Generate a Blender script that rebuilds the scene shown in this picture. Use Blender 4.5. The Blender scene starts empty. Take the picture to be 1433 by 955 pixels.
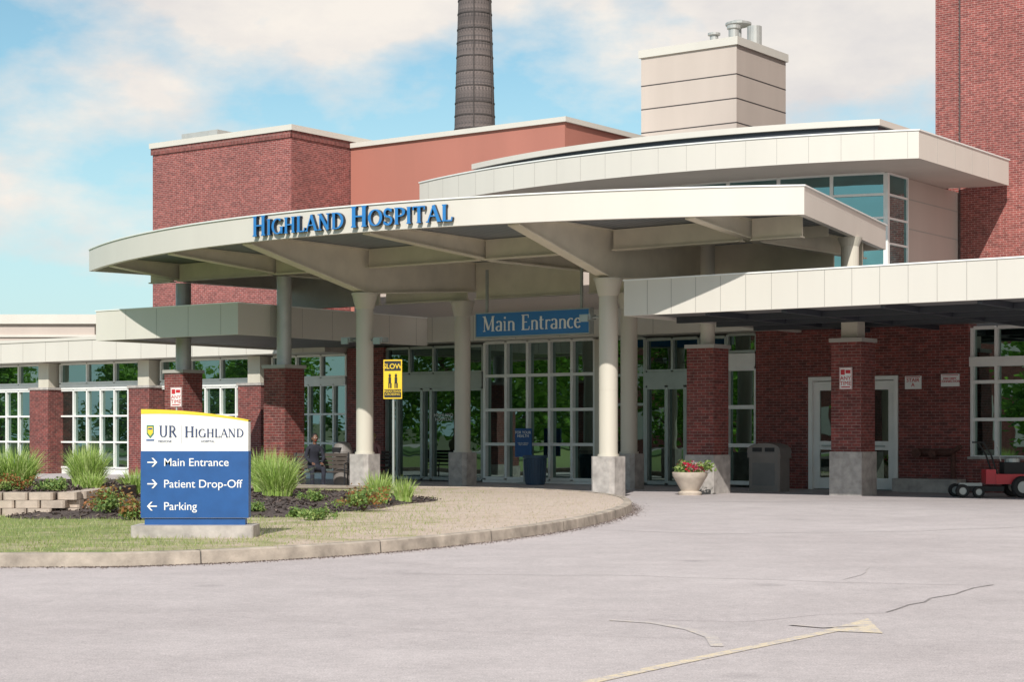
import bpy, math, random
import numpy as np
import bmesh
from mathutils import Vector, Matrix
random.seed(7); rng=np.random.default_rng(7)
S=bpy.context.scene; COL=S.collection
BO=(-2.8,42.0,0.0); BA=math.atan2(-0.59,0.807)   # building frame: x=u (along facade), y=w (into building)
UX,UY=math.cos(BA),math.sin(BA)

# ---------------------------------------------------------------- materials
def new_mat(name):
    m=bpy.data.materials.new(name); m.use_nodes=True
    nt=m.node_tree; b=nt.nodes['Principled BSDF']; return m,nt,b
def N(nt,t,**k):
    n=nt.nodes.new(t)
    for a,v in k.items(): setattr(n,a,v)
    return n
def noise(nt,scale,detail=4,vec=None,rough=.55):
    n=N(nt,'ShaderNodeTexNoise'); n.inputs['Scale'].default_value=scale; n.inputs['Detail'].default_value=detail
    n.inputs['Roughness'].default_value=rough
    if vec: nt.links.new(vec,n.inputs['Vector'])
    return n
def ramp(nt,src,stops):
    r=N(nt,'ShaderNodeValToRGB'); cr=r.color_ramp
    while len(cr.elements)<len(stops): cr.elements.new(.5)
    for e,(p,c) in zip(cr.elements,stops):
        e.position=p; e.color=(c[0],c[1],c[2],1) if not isinstance(c,(int,float)) else (c,c,c,1)
    nt.links.new(src,r.inputs['Fac']); return r
def mixc(nt,fac,a,b,mode='MIX'):
    m=N(nt,'ShaderNodeMix',data_type='RGBA',blend_type=mode)
    for sock,v in ((m.inputs['Factor'],fac),(m.inputs['A'],a),(m.inputs['B'],b)):
        if isinstance(v,(int,float)): sock.default_value=v
        elif isinstance(v,tuple): sock.default_value=(v[0],v[1],v[2],1)
        else: nt.links.new(v,sock)
    return m.outputs['Result']
def bump(nt,b,src,strength=.3,dist=.01):
    bn=N(nt,'ShaderNodeBump'); bn.inputs['Strength'].default_value=strength; bn.inputs['Distance'].default_value=dist
    nt.links.new(src,bn.inputs['Height']); nt.links.new(bn.outputs['Normal'],b.inputs['Normal'])
def plain(name,c,rough=.6,var=.12,scale=3,metal=0,bmp=.0,streak=False):
    m,nt,b=new_mat(name); tc=N(nt,'ShaderNodeTexCoord'); vec=tc.outputs['Object']
    if streak:
        mp=N(nt,'ShaderNodeMapping'); mp.inputs['Scale'].default_value=(1,1,.12); nt.links.new(vec,mp.inputs[0]); vec=mp.outputs[0]
    n=noise(nt,scale,5,vec)
    r=ramp(nt,n.outputs['Fac'],[(.3,tuple(x*(1-var) for x in c)),(.7,tuple(min(1,x*(1+var)) for x in c))])
    nt.links.new(r.outputs['Color'],b.inputs['Base Color'])
    b.inputs['Roughness'].default_value=rough; b.inputs['Metallic'].default_value=metal
    if bmp:
        n2=noise(nt,scale*12,6,tc.outputs['Object']); bump(nt,b,n2.outputs['Fac'],bmp,.01)
    return m
def brick(name,c1,c2,mortar,bw=.21,rh=.07,big=.82):
    m,nt,b=new_mat(name); uv=N(nt,'ShaderNodeUVMap')
    bt=N(nt,'ShaderNodeTexBrick'); bt.inputs['Scale'].default_value=1; bt.inputs['Brick Width'].default_value=bw
    bt.inputs['Row Height'].default_value=rh; bt.inputs['Mortar Size'].default_value=.007; bt.inputs['Mortar Smooth'].default_value=.3
    bt.inputs['Bias'].default_value=-.1
    bt.inputs['Color1'].default_value=(*c1,1); bt.inputs['Color2'].default_value=(*c2,1); bt.inputs['Mortar'].default_value=(*mortar,1)
    nt.links.new(uv.outputs[0],bt.inputs['Vector'])
    n=noise(nt,.5,5,uv.outputs[0]); r=ramp(nt,n.outputs['Fac'],[(.3,big),(.7,1.12)])
    n3=noise(nt,7,3,uv.outputs[0]); r3=ramp(nt,n3.outputs['Fac'],[(.35,.65),(.65,1.2)])
    c=mixc(nt,1.0,bt.outputs['Color'],r.outputs['Color'],'MULTIPLY')
    c=mixc(nt,.8,c,r3.outputs['Color'],'MULTIPLY')
    nt.links.new(c,b.inputs['Base Color']); b.inputs['Roughness'].default_value=.85
    bump(nt,b,bt.outputs['Fac'],-.4,.008)
    return m
M={}
M['fascia']=plain('cream_metal_panel',(.61,.575,.515),.45,.03,1.0,streak=True)
M['cream']=plain('cream_painted_steel',(.56,.52,.44),.45,.07,2,streak=True)
M['beam']=plain('tan_painted_beam',(.70,.645,.52),.5,.08,2)
M['white']=plain('white_frame_paint',(.76,.76,.73),.4,.05,3)
M['alum']=plain('grey_aluminium_frame',(.36,.385,.37),.35,.08,3,metal=.3)
M['tan']=plain('tan_stucco_panel',(.50,.425,.375),.8,.05,.8,bmp=.1,streak=True)
M['salmon']=plain('salmon_metal_siding',(.40,.155,.115),.7,.06,.6,streak=True)
M['joint']=plain('panel_joint',(.36,.34,.31),.8,.05)
M['dark']=plain('dark_band',(.035,.04,.05),.5,.1)
M['conc']=plain('concrete_base',(.38,.35,.325),.85,.28,5,bmp=.4)
M['roofg']=plain('roof_membrane',(.3,.3,.3),.9,.1)
M['brick']=brick('red_brick_shaded',(.225,.05,.042),(.11,.028,.026),(.26,.17,.15))  # canopy shade put into the colour: darker copy of the sunlit brick
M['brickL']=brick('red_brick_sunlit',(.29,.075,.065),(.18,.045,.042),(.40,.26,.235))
M['stack']=brick('chimney_brick',(.20,.16,.15),(.10,.085,.085),(.2,.17,.16),bw=.3,rh=.13,big=.45)
M['black']=plain('black_plastic',(.02,.02,.022),.5,.1)
M['rubber']=plain('black_rubber',(.018,.018,.018),.8,.1)
M['signblue']=plain('sign_blue',(.014,.080,.25),.4,.12,5)
M['signblue2']=plain('sign_bright_blue',(.03,.17,.42),.4,.06)
M['letter']=plain('letter_blue',(.03,.19,.48),.35,.05)
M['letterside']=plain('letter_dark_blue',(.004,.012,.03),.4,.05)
M['signwhite']=plain('sign_white',(.74,.74,.72),.45,.02)
M['yellow']=plain('sign_yellow',(.76,.52,.03),.45,.04)
M['navy']=plain('navy_text',(.03,.05,.12),.5,.05)
M['green']=plain('crest_green',(.05,.18,.10),.5,.05)
M['grey']=plain('grey_plastic',(.20,.18,.165),.6,.08,4)
M['binblue']=plain('blue_grey_plastic',(.035,.07,.12),.5,.1)
M['red']=plain('red_paint',(.48,.02,.03),.4,.06)
M['rust']=plain('rusted_iron',(.09,.035,.025),.8,.3,12)
M['band']=plain('dark_iron_band',(.06,.05,.048),.8,.3,3)
M['wood']=plain('bench_slats',(.06,.045,.035),.7,.2,6)
M['pot']=plain('cast_stone_pot',(.48,.41,.34),.85,.12,6,bmp=.3)
M['skin']=plain('skin',(.17,.085,.055),.55,.05)
M['skin2']=plain('skin_light',(.50,.28,.20),.55,.05)
M['hair']=plain('dark_hair',(.012,.01,.01),.7,.1)
M['hair2']=plain('blond_hair',(.35,.22,.10),.7,.1)
M['cloth']=plain('dark_clothing',(.020,.021,.032),.9,.25,8)
M['cloth2']=plain('pink_clothing',(.30,.14,.14),.9,.1,8)
M['bark']=plain('bark',(.12,.085,.06),.9,.3,8,bmp=.6)
M['vent']=plain('galvanised_metal',(.42,.42,.40),.4,.08,metal=.2)

def soffit_mat():
    m,nt,b=new_mat('ribbed_metal_soffit'); tc=N(nt,'ShaderNodeTexCoord')
    w=N(nt,'ShaderNodeTexWave',bands_direction='X'); w.inputs['Scale'].default_value=1.6
    nt.links.new(tc.outputs['Object'],w.inputs['Vector'])
    r=ramp(nt,w.outputs['Fac'],[(.0,(.12,.135,.15)),(.25,(.215,.235,.26)),(1,(.24,.265,.29))])
    nt.links.new(r.outputs['Color'],b.inputs['Base Color']); b.inputs['Roughness'].default_value=.5
    bump(nt,b,w.outputs['Fac'],.4,.03); return m
M['soffit']=soffit_mat()
M['soffitdk']=plain('side_canopy_soffit',(.13,.13,.13),.6,.1,1)

def glass_mat(name,tint,fac,base,bm=.10):
    m=bpy.data.materials.new(name); m.use_nodes=True; nt=m.node_tree; nt.nodes.clear()
    o=N(nt,'ShaderNodeOutputMaterial'); g=N(nt,'ShaderNodeBsdfGlossy'); d=N(nt,'ShaderNodeBsdfDiffuse'); mx=N(nt,'ShaderNodeMixShader')
    g.inputs['Color'].default_value=(*tint,1); g.inputs['Roughness'].default_value=.008
    tc=N(nt,'ShaderNodeTexCoord'); n=noise(nt,.9,2,tc.outputs['Object'])
    bn=N(nt,'ShaderNodeBump'); bn.inputs['Strength'].default_value=bm; bn.inputs['Distance'].default_value=.03
    nt.links.new(n.outputs['Fac'],bn.inputs['Height']); nt.links.new(bn.outputs['Normal'],g.inputs['Normal'])
    n2=noise(nt,1.3,4,tc.outputs['Object'])
    r=ramp(nt,n2.outputs['Fac'],[(.35,tuple(x*.3 for x in base)),(.7,tuple(x*1.8 for x in base))])
    nt.links.new(r.outputs['Color'],d.inputs['Color'])
    lw=N(nt,'ShaderNodeFresnel'); lw.inputs['IOR'].default_value=1.5
    ma=N(nt,'ShaderNodeMath',operation='ADD'); ma.inputs[1].default_value=fac; nt.links.new(lw.outputs[0],ma.inputs[0])
    nt.links.new(ma.outputs[0],mx.inputs[0]); nt.links.new(d.outputs[0],mx.inputs[1]); nt.links.new(g.outputs[0],mx.inputs[2])
    nt.links.new(mx.outputs[0],o.inputs['Surface']); return m
M['glass']=glass_mat('window_glass',(.50,.68,.62),.38,(.008,.014,.013),.06)
M['glassdk']=glass_mat('door_glass',(.42,.58,.52),.26,(.006,.008,.008),.06)
M['glassup']=glass_mat('clerestory_glass',(.34,.54,.55),.42,(.02,.06,.065))

def asphalt():
    m,nt,b=new_mat('aged_asphalt'); tc=N(nt,'ShaderNodeTexCoord'); v=tc.outputs['Object']
    n1=noise(nt,.16,6,v,.6); n2=noise(nt,1.6,7,v,.7); n3=noise(nt,70,3,v,.8); n4=noise(nt,14,5,v,.7)
    r1=ramp(nt,n1.outputs['Fac'],[(.3,(.425,.380,.378)),(.7,(.535,.485,.482))])
    r2=ramp(nt,n2.outputs['Fac'],[(.3,.86),(.7,1.06)]); r3=ramp(nt,n3.outputs['Fac'],[(.3,.55),(.7,1.36)]); r4=ramp(nt,n4.outputs['Fac'],[(.3,.86),(.7,1.1)])
    c=mixc(nt,1,r1.outputs['Color'],r2.outputs['Color'],'MULTIPLY'); c=mixc(nt,.85,c,r3.outputs['Color'],'MULTIPLY'); c=mixc(nt,1,c,r4.outputs['Color'],'MULTIPLY')
    vo=N(nt,'ShaderNodeTexVoronoi'); vo.inputs['Scale'].default_value=.55; nt.links.new(v,vo.inputs['Vector'])
    rs=ramp(nt,vo.outputs['Distance'],[(.04,.78),(.10,1.0)]); c=mixc(nt,.8,c,rs.outputs['Color'],'MULTIPLY')
    nt.links.new(c,b.inputs['Base Color']); b.inputs['Roughness'].default_value=.9; bump(nt,b,n3.outputs['Fac'],.4,.01); return m
M['asphalt']=asphalt()
def worn(name,c,thr,under=(.45,.41,.405)):
    m,nt,b=new_mat(name); tc=N(nt,'ShaderNodeTexCoord'); v=tc.outputs['Object']
    n=noise(nt,9,9,v,.8); r=ramp(nt,n.outputs['Fac'],[(thr-.06,0.0),(thr+.06,1.0)])
    n3=noise(nt,70,3,v,.8); r3=ramp(nt,n3.outputs['Fac'],[(.3,.7),(.7,1.25)])
    cc=mixc(nt,r.outputs['Color'],under,c); cc=mixc(nt,.7,cc,r3.outputs['Color'],'MULTIPLY')
    nt.links.new(cc,b.inputs['Base Color']); b.inputs['Roughness'].default_value=.9; return m
M['ypaint']=worn('worn_yellow_paint',(.64,.54,.38),.49)
M['ypaint2']=worn('faded_yellow_paint',(.56,.49,.41),.54)
M['crack']=worn('tar_crack',(.22,.20,.195),.42)
M['crack2']=worn('faint_crack',(.34,.31,.305),.52)
def island_mat():
    m,nt,b=new_mat('lawn_soil'); tc=N(nt,'ShaderNodeTexCoord'); v=tc.outputs['Object']
    sx=N(nt,'ShaderNodeSeparateXYZ'); nt.links.new(v,sx.inputs[0])
    n1=noise(nt,1.3,7,v,.7); n2=noise(nt,25,4,v,.8)
    a=N(nt,'ShaderNodeMath',operation='MULTIPLY_ADD'); nt.links.new(sx.outputs['X'],a.inputs[0]); a.inputs[1].default_value=.06; a.inputs[2].default_value=.27
    s=N(nt,'ShaderNodeMath',operation='ADD'); nt.links.new(a.outputs[0],s.inputs[0]); nt.links.new(n1.outputs['Fac'],s.inputs[1])
    r=ramp(nt,s.outputs[0],[(.38,(.19,.24,.07)),(.52,(.34,.32,.17)),(.66,(.50,.40,.32)),(.85,(.55,.45,.38))])
    r2=ramp(nt,n2.outputs['Fac'],[(.3,.7),(.7,1.2)])
    c=mixc(nt,.9,r.outputs['Color'],r2.outputs['Color'],'MULTIPLY')
    nt.links.new(c,b.inputs['Base Color']); b.inputs['Roughness'].default_value=.95; bump(nt,b,n2.outputs['Fac'],.6,.03); return m
M['lawn']=island_mat()
M['mulch']=plain('bark_mulch',(.085,.064,.058),.95,.55,22,bmp=1)
M['kerb']=plain('kerb_concrete',(.35,.30,.25),.9,.40,3.5,bmp=.6)
M['block']=plain('tan_block',(.42,.35,.29),.9,.25,4,bmp=.5)
M['gnd']=plain('ground_grass',(.12,.13,.06),.95,.2,.3)
M['verge']=plain('verge_grass',(.10,.17,.04),.95,.3,2)
def leaf(name,c1,c2,c3,tr=.35):
    m,nt,b=new_mat(name); g=N(nt,'ShaderNodeNewGeometry')
    r=ramp(nt,g.outputs['Random Per Island'],[(0,c1),(.5,c2),(1,c3)])
    nt.links.new(r.outputs['Color'],b.inputs['Base Color']); b.inputs['Roughness'].default_value=.6
    t=N(nt,'ShaderNodeBsdfTranslucent'); nt.links.new(r.outputs['Color'],t.inputs['Color'])
    mx=N(nt,'ShaderNodeMixShader'); mx.inputs[0].default_value=tr; o=nt.nodes['Material Output']
    nt.links.new(b.outputs[0],mx.inputs[1]); nt.links.new(t.outputs[0],mx.inputs[2]); nt.links.new(mx.outputs[0],o.inputs['Surface']); return m
M['leaf']=leaf('tree_leaves',(.10,.24,.03),(.19,.38,.05),(.30,.50,.08),.55)
M['ograss']=leaf('ornamental_grass_blades',(.20,.33,.06),(.33,.47,.10),(.50,.58,.24))
M['shrub']=leaf('shrub_leaves',(.10,.19,.05),(.18,.29,.07),(.33,.40,.12))
M['redleaf']=leaf('red_shrub_leaves',(.30,.07,.03),(.22,.18,.05),(.50,.17,.06))
M['lgrass']=leaf('lawn_blades',(.20,.28,.07),(.31,.38,.12),(.48,.46,.24))
M['straw']=leaf('straw_blades',(.50,.42,.30),(.36,.36,.20),(.60,.50,.37))
M['flower']=leaf('flower_petals',(.5,.01,.03),(.45,.02,.08),(.75,.68,.66))
M['chips']=leaf('mulch_chips',(.03,.02,.017),(.09,.065,.055),(.20,.15,.125),.0)

# ---------------------------------------------------------------- mesh builder
class MB:
    def __init__(s): s.v=[];s.f=[];s.m=[];s.uv=[]
    def face(s,pts,mat=0):
        i=len(s.v); pts=[Vector(p) for p in pts]; s.v+= [tuple(p) for p in pts]; s.f.append(list(range(i,i+len(pts)))); s.m.append(mat)
        n=Vector((0,0,0)); 
        for a in range(len(pts)):
            p,q=pts[a],pts[(a+1)%len(pts)]
            n+=Vector(((p.y-q.y)*(p.z+q.z),(p.z-q.z)*(p.x+q.x),(p.x-q.x)*(p.y+q.y)))
        if n.length>0: n.normalize()
        if abs(n.z)>.8: s.uv+=[(p.x,p.y) for p in pts]
        else:
            t=Vector((0,0,1)).cross(n); t.normalize(); s.uv+=[(p.dot(t),p.z) for p in pts]
    def box(s,x0,x1,y0,y1,z0,z1,mat=0):
        s.face([(x0,y0,z0),(x1,y0,z0),(x1,y0,z1),(x0,y0,z1)],mat); s.face([(x1,y1,z0),(x0,y1,z0),(x0,y1,z1),(x1,y1,z1)],mat)
        s.face([(x1,y0,z0),(x1,y1,z0),(x1,y1,z1),(x1,y0,z1)],mat); s.face([(x0,y1,z0),(x0,y0,z0),(x0,y0,z1),(x0,y1,z1)],mat)
        s.face([(x0,y0,z1),(x1,y0,z1),(x1,y1,z1),(x0,y1,z1)],mat); s.face([(x0,y1,z0),(x1,y1,z0),(x1,y0,z0),(x0,y0,z0)],mat)
    def cbox(s,cx,cy,hx,hy,z0,z1,mat=0,bev=.0):
        if not bev: return s.box(cx-hx,cx+hx,cy-hy,cy+hy,z0,z1,mat)
        P=[(cx-hx+bev,cy-hy),(cx+hx-bev,cy-hy),(cx+hx,cy-hy+bev),(cx+hx,cy+hy-bev),(cx+hx-bev,cy+hy),(cx-hx+bev,cy+hy),(cx-hx,cy+hy-bev),(cx-hx,cy-hy+bev)]
        s.prism(P,z0,z1,mat)
    def prism(s,P,z0,z1,mat=0,cap=None,bot=None):
        n=len(P)
        for i in range(n):
            a,b=P[i],P[(i+1)%n]; s.face([(a[0],a[1],z0),(b[0],b[1],z0),(b[0],b[1],z1),(a[0],a[1],z1)],mat)
        s.face([(p[0],p[1],z1) for p in P],mat if cap is None else cap)
        s.face([(p[0],p[1],z0) for p in reversed(P)],mat if bot is None else bot)
    def lathe(s,cx,cy,prof,n=20,mat=0,caps=True):
        rings=[]
        for r,z in prof: rings.append([(cx+r*math.cos(2*math.pi*i/n),cy+r*math.sin(2*math.pi*i/n),z) for i in range(n)])
        for a,b in zip(rings,rings[1:]):
            for i in range(n): s.face([a[i],a[(i+1)%n],b[(i+1)%n],b[i]],mat)
        if caps: s.face(rings[-1],mat); s.face(list(reversed(rings[0])),mat)
    def tube(s,pts,r,n=8,mat=0):
        pts=[Vector(p) for p in pts]; rr=r if isinstance(r,list) else [r]*len(pts); rings=[]
        for i,p in enumerate(pts):
            d=(pts[min(i+1,len(pts)-1)]-pts[max(i-1,0)]).normalized()
            a=d.cross(Vector((0,0,1)) if abs(d.z)<.9 else Vector((1,0,0))).normalized(); b=d.cross(a)
            rings.append([p+rr[i]*(a*math.cos(2*math.pi*k/n)+b*math.sin(2*math.pi*k/n)) for k in range(n)])
        for A,B in zip(rings,rings[1:]):
            for k in range(n): s.face([A[k],A[(k+1)%n],B[(k+1)%n],B[k]],mat)
        s.face(rings[-1],mat); s.face(list(reversed(rings[0])),mat)
    def obj(s,name,mats,parent=None,smooth=False,loc=None,rot=None):
        me=bpy.data.meshes.new(name); me.from_pydata(s.v,[],s.f)
        me.polygons.foreach_set('material_index',s.m)
        uvl=me.uv_layers.new(name='UVMap'); uvl.data.foreach_set('uv',np.array(s.uv,dtype=np.float32).ravel())
        for m in mats: me.materials.append(M[m] if isinstance(m,str) else m)
        if smooth:
            bm=bmesh.new(); bm.from_mesh(me); bmesh.ops.remove_doubles(bm,verts=bm.verts,dist=.0005); bm.to_mesh(me); bm.free()
            me.polygons.foreach_set('use_smooth',[True]*len(me.polygons))
            me.set_sharp_from_angle(angle=math.radians(40))
        ob=bpy.data.objects.new(name,me); COL.objects.link(ob)
        if parent: ob.parent=parent
        if loc: ob.location=loc
        if rot is not None: ob.rotation_euler=(0,0,rot)
        return ob
def empty(name,loc=(0,0,0),rot=0,parent=None):
    e=bpy.data.objects.new(name,None); COL.objects.link(e); e.location=loc; e.rotation_euler=(0,0,rot); e.empty_display_size=.2
    if parent: e.parent=parent
    return e
def bframe(name): return empty(name,BO,BA)
def uw(u,w,z=0): return (BO[0]+UX*u-UY*w, BO[1]+UY*u+UX*w, z)

# ---------------------------------------------------------------- serif glyphs
def arc(cx,cy,rx,ry,a0,a1,n=14): return [(cx+rx*math.cos(math.radians(a0+(a1-a0)*i/n)),cy+ry*math.sin(math.radians(a0+(a1-a0)*i/n))) for i in range(n+1)]
def sf(x,y,h=.13): return ([(x-h,y),(x+h,y)],.05)
T=.165; t=.06
GL={
'H':(.92,[([(.2,0),(.2,1)],T),([(.72,0),(.72,1)],T),([(.2,.52),(.72,.52)],t),sf(.2,.025),sf(.2,.975),sf(.72,.025),sf(.72,.975)]),
'I':(.42,[([(.2,0),(.2,1)],T),sf(.2,.025),sf(.2,.975)]),
'G':(.90,[(arc(.46,.5,.36,.47,48,318),0),([(.74,.02),(.74,.42)],T),sf(.74,.42),]),
'L':(.68,[([(.2,0),(.2,1)],T),([(.07,.03),(.62,.03)],t),([(.6,.0),(.64,.24)],t),sf(.2,.975)]),
'A':(.86,[([(.1,0),(.42,1)],t),([(.42,1),(.76,0)],T),([(.22,.36),(.62,.36)],t),sf(.1,.025,.1),sf(.76,.025,.12)]),
'N':(.92,[([(.17,0),(.17,1)],t),([(.17,1),(.74,0)],T),([(.74,0),(.74,1)],t),sf(.17,.025),sf(.12,.975,.1),sf(.74,.975)]),
'D':(.88,[([(.2,0),(.2,1)],T),([(.07,.975),(.35,.975)]+arc(.35,.5,.42,.475,88,-88)+[(.07,.025)],0)]),
'O':(.94,[(arc(.46,.5,.36,.47,0,360,26),0)]),
'S':(.64,[(arc(.31,.74,.2,.23,30,250,12)+arc(.31,.27,.23,.24,80,-150,12),-.11),([(.52,.78),(.52,.98)],t),([(.08,.02),(.08,.24)],t)]),
'P':(.74,[([(.2,0),(.2,1)],T),([(.07,.975),(.34,.975)]+arc(.34,.73,.3,.245,88,-88)+[(.2,.485)],0),sf(.2,.025)]),
'T':(.80,[([(.38,0),(.38,1)],T),([(.04,.97),(.72,.97)],t),([(.05,1),(.05,.78)],t),([(.71,1),(.71,.78)],t),sf(.38,.025)]),
'M':(1.06,[([(.17,0),(.17,1)],t),([(.17,1),(.5,.1)],T),([(.5,.1),(.84,1)],t),([(.84,0),(.84,1)],T),sf(.17,.025,.1),sf(.84,.025),sf(.12,.975,.09),sf(.88,.975,.09)]),
'E':(.74,[([(.2,0),(.2,1)],T),([(.07,.975),(.62,.975)],t),([(.07,.03),(.64,.03)],t),([(.2,.52),(.5,.52)],t),([(.6,.98),(.6,.78)],t),([(.63,.02),(.66,.24)],t)]),
'U':(.92,[([(.2,1),(.2,.35)]+arc(.46,.35,.26,.32,180,360)+[(.72,1)],0),sf(.2,.975),sf(.72,.975)]),
'R':(.84,[([(.2,0),(.2,1)],T),([(.07,.975),(.34,.975)]+arc(.34,.74,.27,.235,88,-88)+[(.2,.505)],0),([(.4,.5),(.76,0)],T),sf(.2,.025)]),
'a':(.56,[(arc(.26,.48,.17,.16,160,0,8)+[(.43,0)],0),(arc(.24,.17,.17,.15,60,330,10),0)]),
'i':(.34,[([(.17,0),(.17,.62)],.12),sf(.17,.025,.11),([(.17,.78),(.17,.92)],.14),([(.05,.6),(.17,.62)],t)]),
'n':(.66,[([(.15,0),(.15,.62)],.12),(arc(.33,.44,.18,.16,170,0,8)+[(.51,0)],0),sf(.15,.025,.1),sf(.51,.025,.1)]),
't':(.42,[([(.17,.85),(.17,.14)]+arc(.27,.14,.1,.11,180,320,6),0),([(.03,.62),(.36,.62)],t)]),
'r':(.48,[([(.15,0),(.15,.62)],.12),(arc(.33,.42,.18,.17,160,45,6),0),sf(.15,.025,.1)]),
'c':(.54,[(arc(.3,.32,.22,.3,50,310),0)]),
'e':(.56,[([(.08,.36),(.48,.36)]+arc(.28,.32,.21,.3,10,320),0)]),
' ':(.4,[]),
}
def serif_text(mb,s,fmap,depth,mf=0,ms=1,bold=.0):
    x=0; k=0
    for ch,sc in s:
        adv,st=GL[ch]
        for pts,wd in st:
            k+=1; dd=depth+.0015*(k%6); n=len(pts); L=[];R=[]
            for i,(px,py) in enumerate(pts):
                a=pts[max(i-1,0)]; b=pts[min(i+1,n-1)]
                dx,dy=b[0]-a[0],b[1]-a[1]
                if (abs(pts[0][0]-pts[-1][0])<1e-6 and abs(pts[0][1]-pts[-1][1])<1e-6):
                    if i in (0,n-1): a=pts[-2]; b=pts[1]; dx,dy=b[0]-a[0],b[1]-a[1]
                l=math.hypot(dx,dy) or 1; 
                w=(wd if wd>0 else (-wd if wd<0 else .05+.11*abs(dy/l)**1.3))+bold
                nx,ny=-dy/l*w/2,dx/l*w/2
                L.append(((px+nx)*sc+x,(py+ny)*sc)); R.append(((px-nx)*sc+x,(py-ny)*sc))
            for i in range(n-1):
                q=[R[i],R[i+1],L[i+1],L[i]]
                mb.face([fmap(a,b,dd) for a,b in q],mf)
                if ms is not None:
                    mb.face([fmap(*R[i],0),fmap(*R[i+1],0),fmap(*R[i+1],dd),fmap(*R[i],dd)],ms)
                    mb.face([fmap(*L[i+1],0),fmap(*L[i],0),fmap(*L[i],dd),fmap(*L[i+1],dd)],ms)
            if ms is not None:
                for i in (0,n-1): mb.face([fmap(*R[i],0),fmap(*L[i],0),fmap(*L[i],dd),fmap(*R[i],dd)],ms)
        x+=adv*sc
    return x
def twidth(s): return sum(GL[c][0]*k for c,k in s)
def text(body,size,loc,mat,parent,rotz=0,align='LEFT',bold=0,name='lettering',spacing=1):
    c=bpy.data.curves.new(name,'FONT'); c.body=body; c.size=size; c.align_x=align; c.extrude=.002; c.offset=bold; c.space_line=.9; c.space_character=spacing
    c.materials.append(M[mat]); o=bpy.data.objects.new(name,c); COL.objects.link(o); o.parent=parent; o.location=loc; o.rotation_euler=(math.pi/2,0,rotz); return o

# ---------------------------------------------------------------- ground / road
mb=MB(); mb.face([(-900,-900,-.02),(900,-900,-.02),(900,900,-.02),(-900,900,-.02)]); mb.obj('ground',['gnd'])
mb=MB(); mb.face([(-110,-70,0),(110,-70,0),(110,90,0),(-110,90,0)]); mb.obj('asphalt_road',['asphalt'])
vg=bframe('grass_verge'); mb=MB(); mb.face([(-130,-60,.006),(8,-60,.006),(8,-31,.006),(-130,-27,.006)]); mb.obj('turf',['verge'],vg)

def catmull(P,seg=8):
    out=[]
    for i in range(len(P)-1):
        p0=P[max(i-1,0)];p1=P[i];p2=P[i+1];p3=P[min(i+2,len(P)-1)]
        for s in range(seg):
            q=s/seg
            out.append(tuple(.5*((2*p1[k])+(-p0[k]+p2[k])*q+(2*p0[k]-5*p1[k]+4*p2[k]-p3[k])*q*q+(-p0[k]+3*p1[k]-3*p2[k]+p3[k])*q**3) for k in range(2)))
    out.append(P[-1]); return out
KP=[(-40,18.2),(-12,18.8),(-5.46,19.1),(-3.98,19.3),(-2.47,20.35),(-1.03,22.2),(.45,25.3),(1.55,29.0),(2.22,33.0),(2.2,37.0),(1.2,40.3),(-.9,42.4),(-3.6,43.3),(-6.8,45.2),(-12.5,49.4),(-30,62)]
K=catmull(KP,8)
def offset(P,d):
    out=[]
    for i,p in enumerate(P):
        a=P[max(i-1,0)];b=P[min(i+1,len(P)-1)]; dx,dy=b[0]-a[0],b[1]-a[1]; l=math.hypot(dx,dy)
        out.append((p[0]-dy/l*d,p[1]+dx/l*d))
    return out
KI=offset(K,.16); KO=offset(K,.015)
mb=MB(); acc=0
for i in range(len(K)-1):
    a,b,c,d=K[i],K[i+1],KI[i],KI[i+1]; e,f=KO[i],KO[i+1]
    e2=(e[0]*.8+c[0]*.2,e[1]*.8+c[1]*.2); f2=(f[0]*.8+d[0]*.2,f[1]*.8+d[1]*.2)
    mb.face([(*a,0),(*b,0),(*f,.135),(*e,.135)],0); mb.face([(*e,.135),(*f,.135),(*f2,.15),(*e2,.15)],0)
    mb.face([(*e2,.15),(*f2,.15),(*d,.15),(*c,.15)],0)
    mb.face([(*c,.15),(*d,.15),(*d,.05),(*c,.05)],0)
    acc+=math.dist(a,b)
    if acc>2.6 and a[1]<41:
        acc=0; ux,uy=(b[0]-a[0]),(b[1]-a[1]); l=math.hypot(ux,uy); ux/=l;uy/=l; nx,ny=-uy,ux
        q=.008
        mb.face([(a[0]-ux*q-nx*.004,a[1]-uy*q-ny*.004,0),(a[0]+ux*q-nx*.004,a[1]+uy*q-ny*.004,0),(e[0]+ux*q-nx*.004,e[1]+uy*q-ny*.004,.139),(e[0]-ux*q-nx*.004,e[1]-uy*q-ny*.004,.139)],1)
        mb.face([(e[0]-ux*q,e[1]-uy*q,.1535),(e[0]+ux*q,e[1]+uy*q,.1535),(c[0]+ux*q,c[1]+uy*q,.1535),(c[0]-ux*q,c[1]-uy*q,.1535)],1)
mb.obj('kerb',['kerb',plain('kerb_joint',(.09,.08,.07),.9,.1)])
mb=MB(); ring=[(p[0],p[1],.135) for p in KI]+[(-40,62,.135)]; mb.face(ring); mb.obj('lawn',['lawn'])
V=[]
for i in range(9000):
    j=random.randrange(12,len(K)-40); a,b=K[j],K[j+1]; q=random.random(); x=a[0]+(b[0]-a[0])*q;y=a[1]+(b[1]-a[1])*q
    dx,dy=b[0]-a[0],b[1]-a[1]; l=math.hypot(dx,dy); o=-abs(random.gauss(0,.10))-.005; x+=-dy/l*o; y+=dx/l*o; s=random.uniform(.004,.012); an=random.random()*6
    V+=[(x+s*math.cos(an),y+s*math.sin(an),.003),(x+s*math.cos(an+2.1),y+s*math.sin(an+2.1),.003),(x,y,.003+s)]

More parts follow.
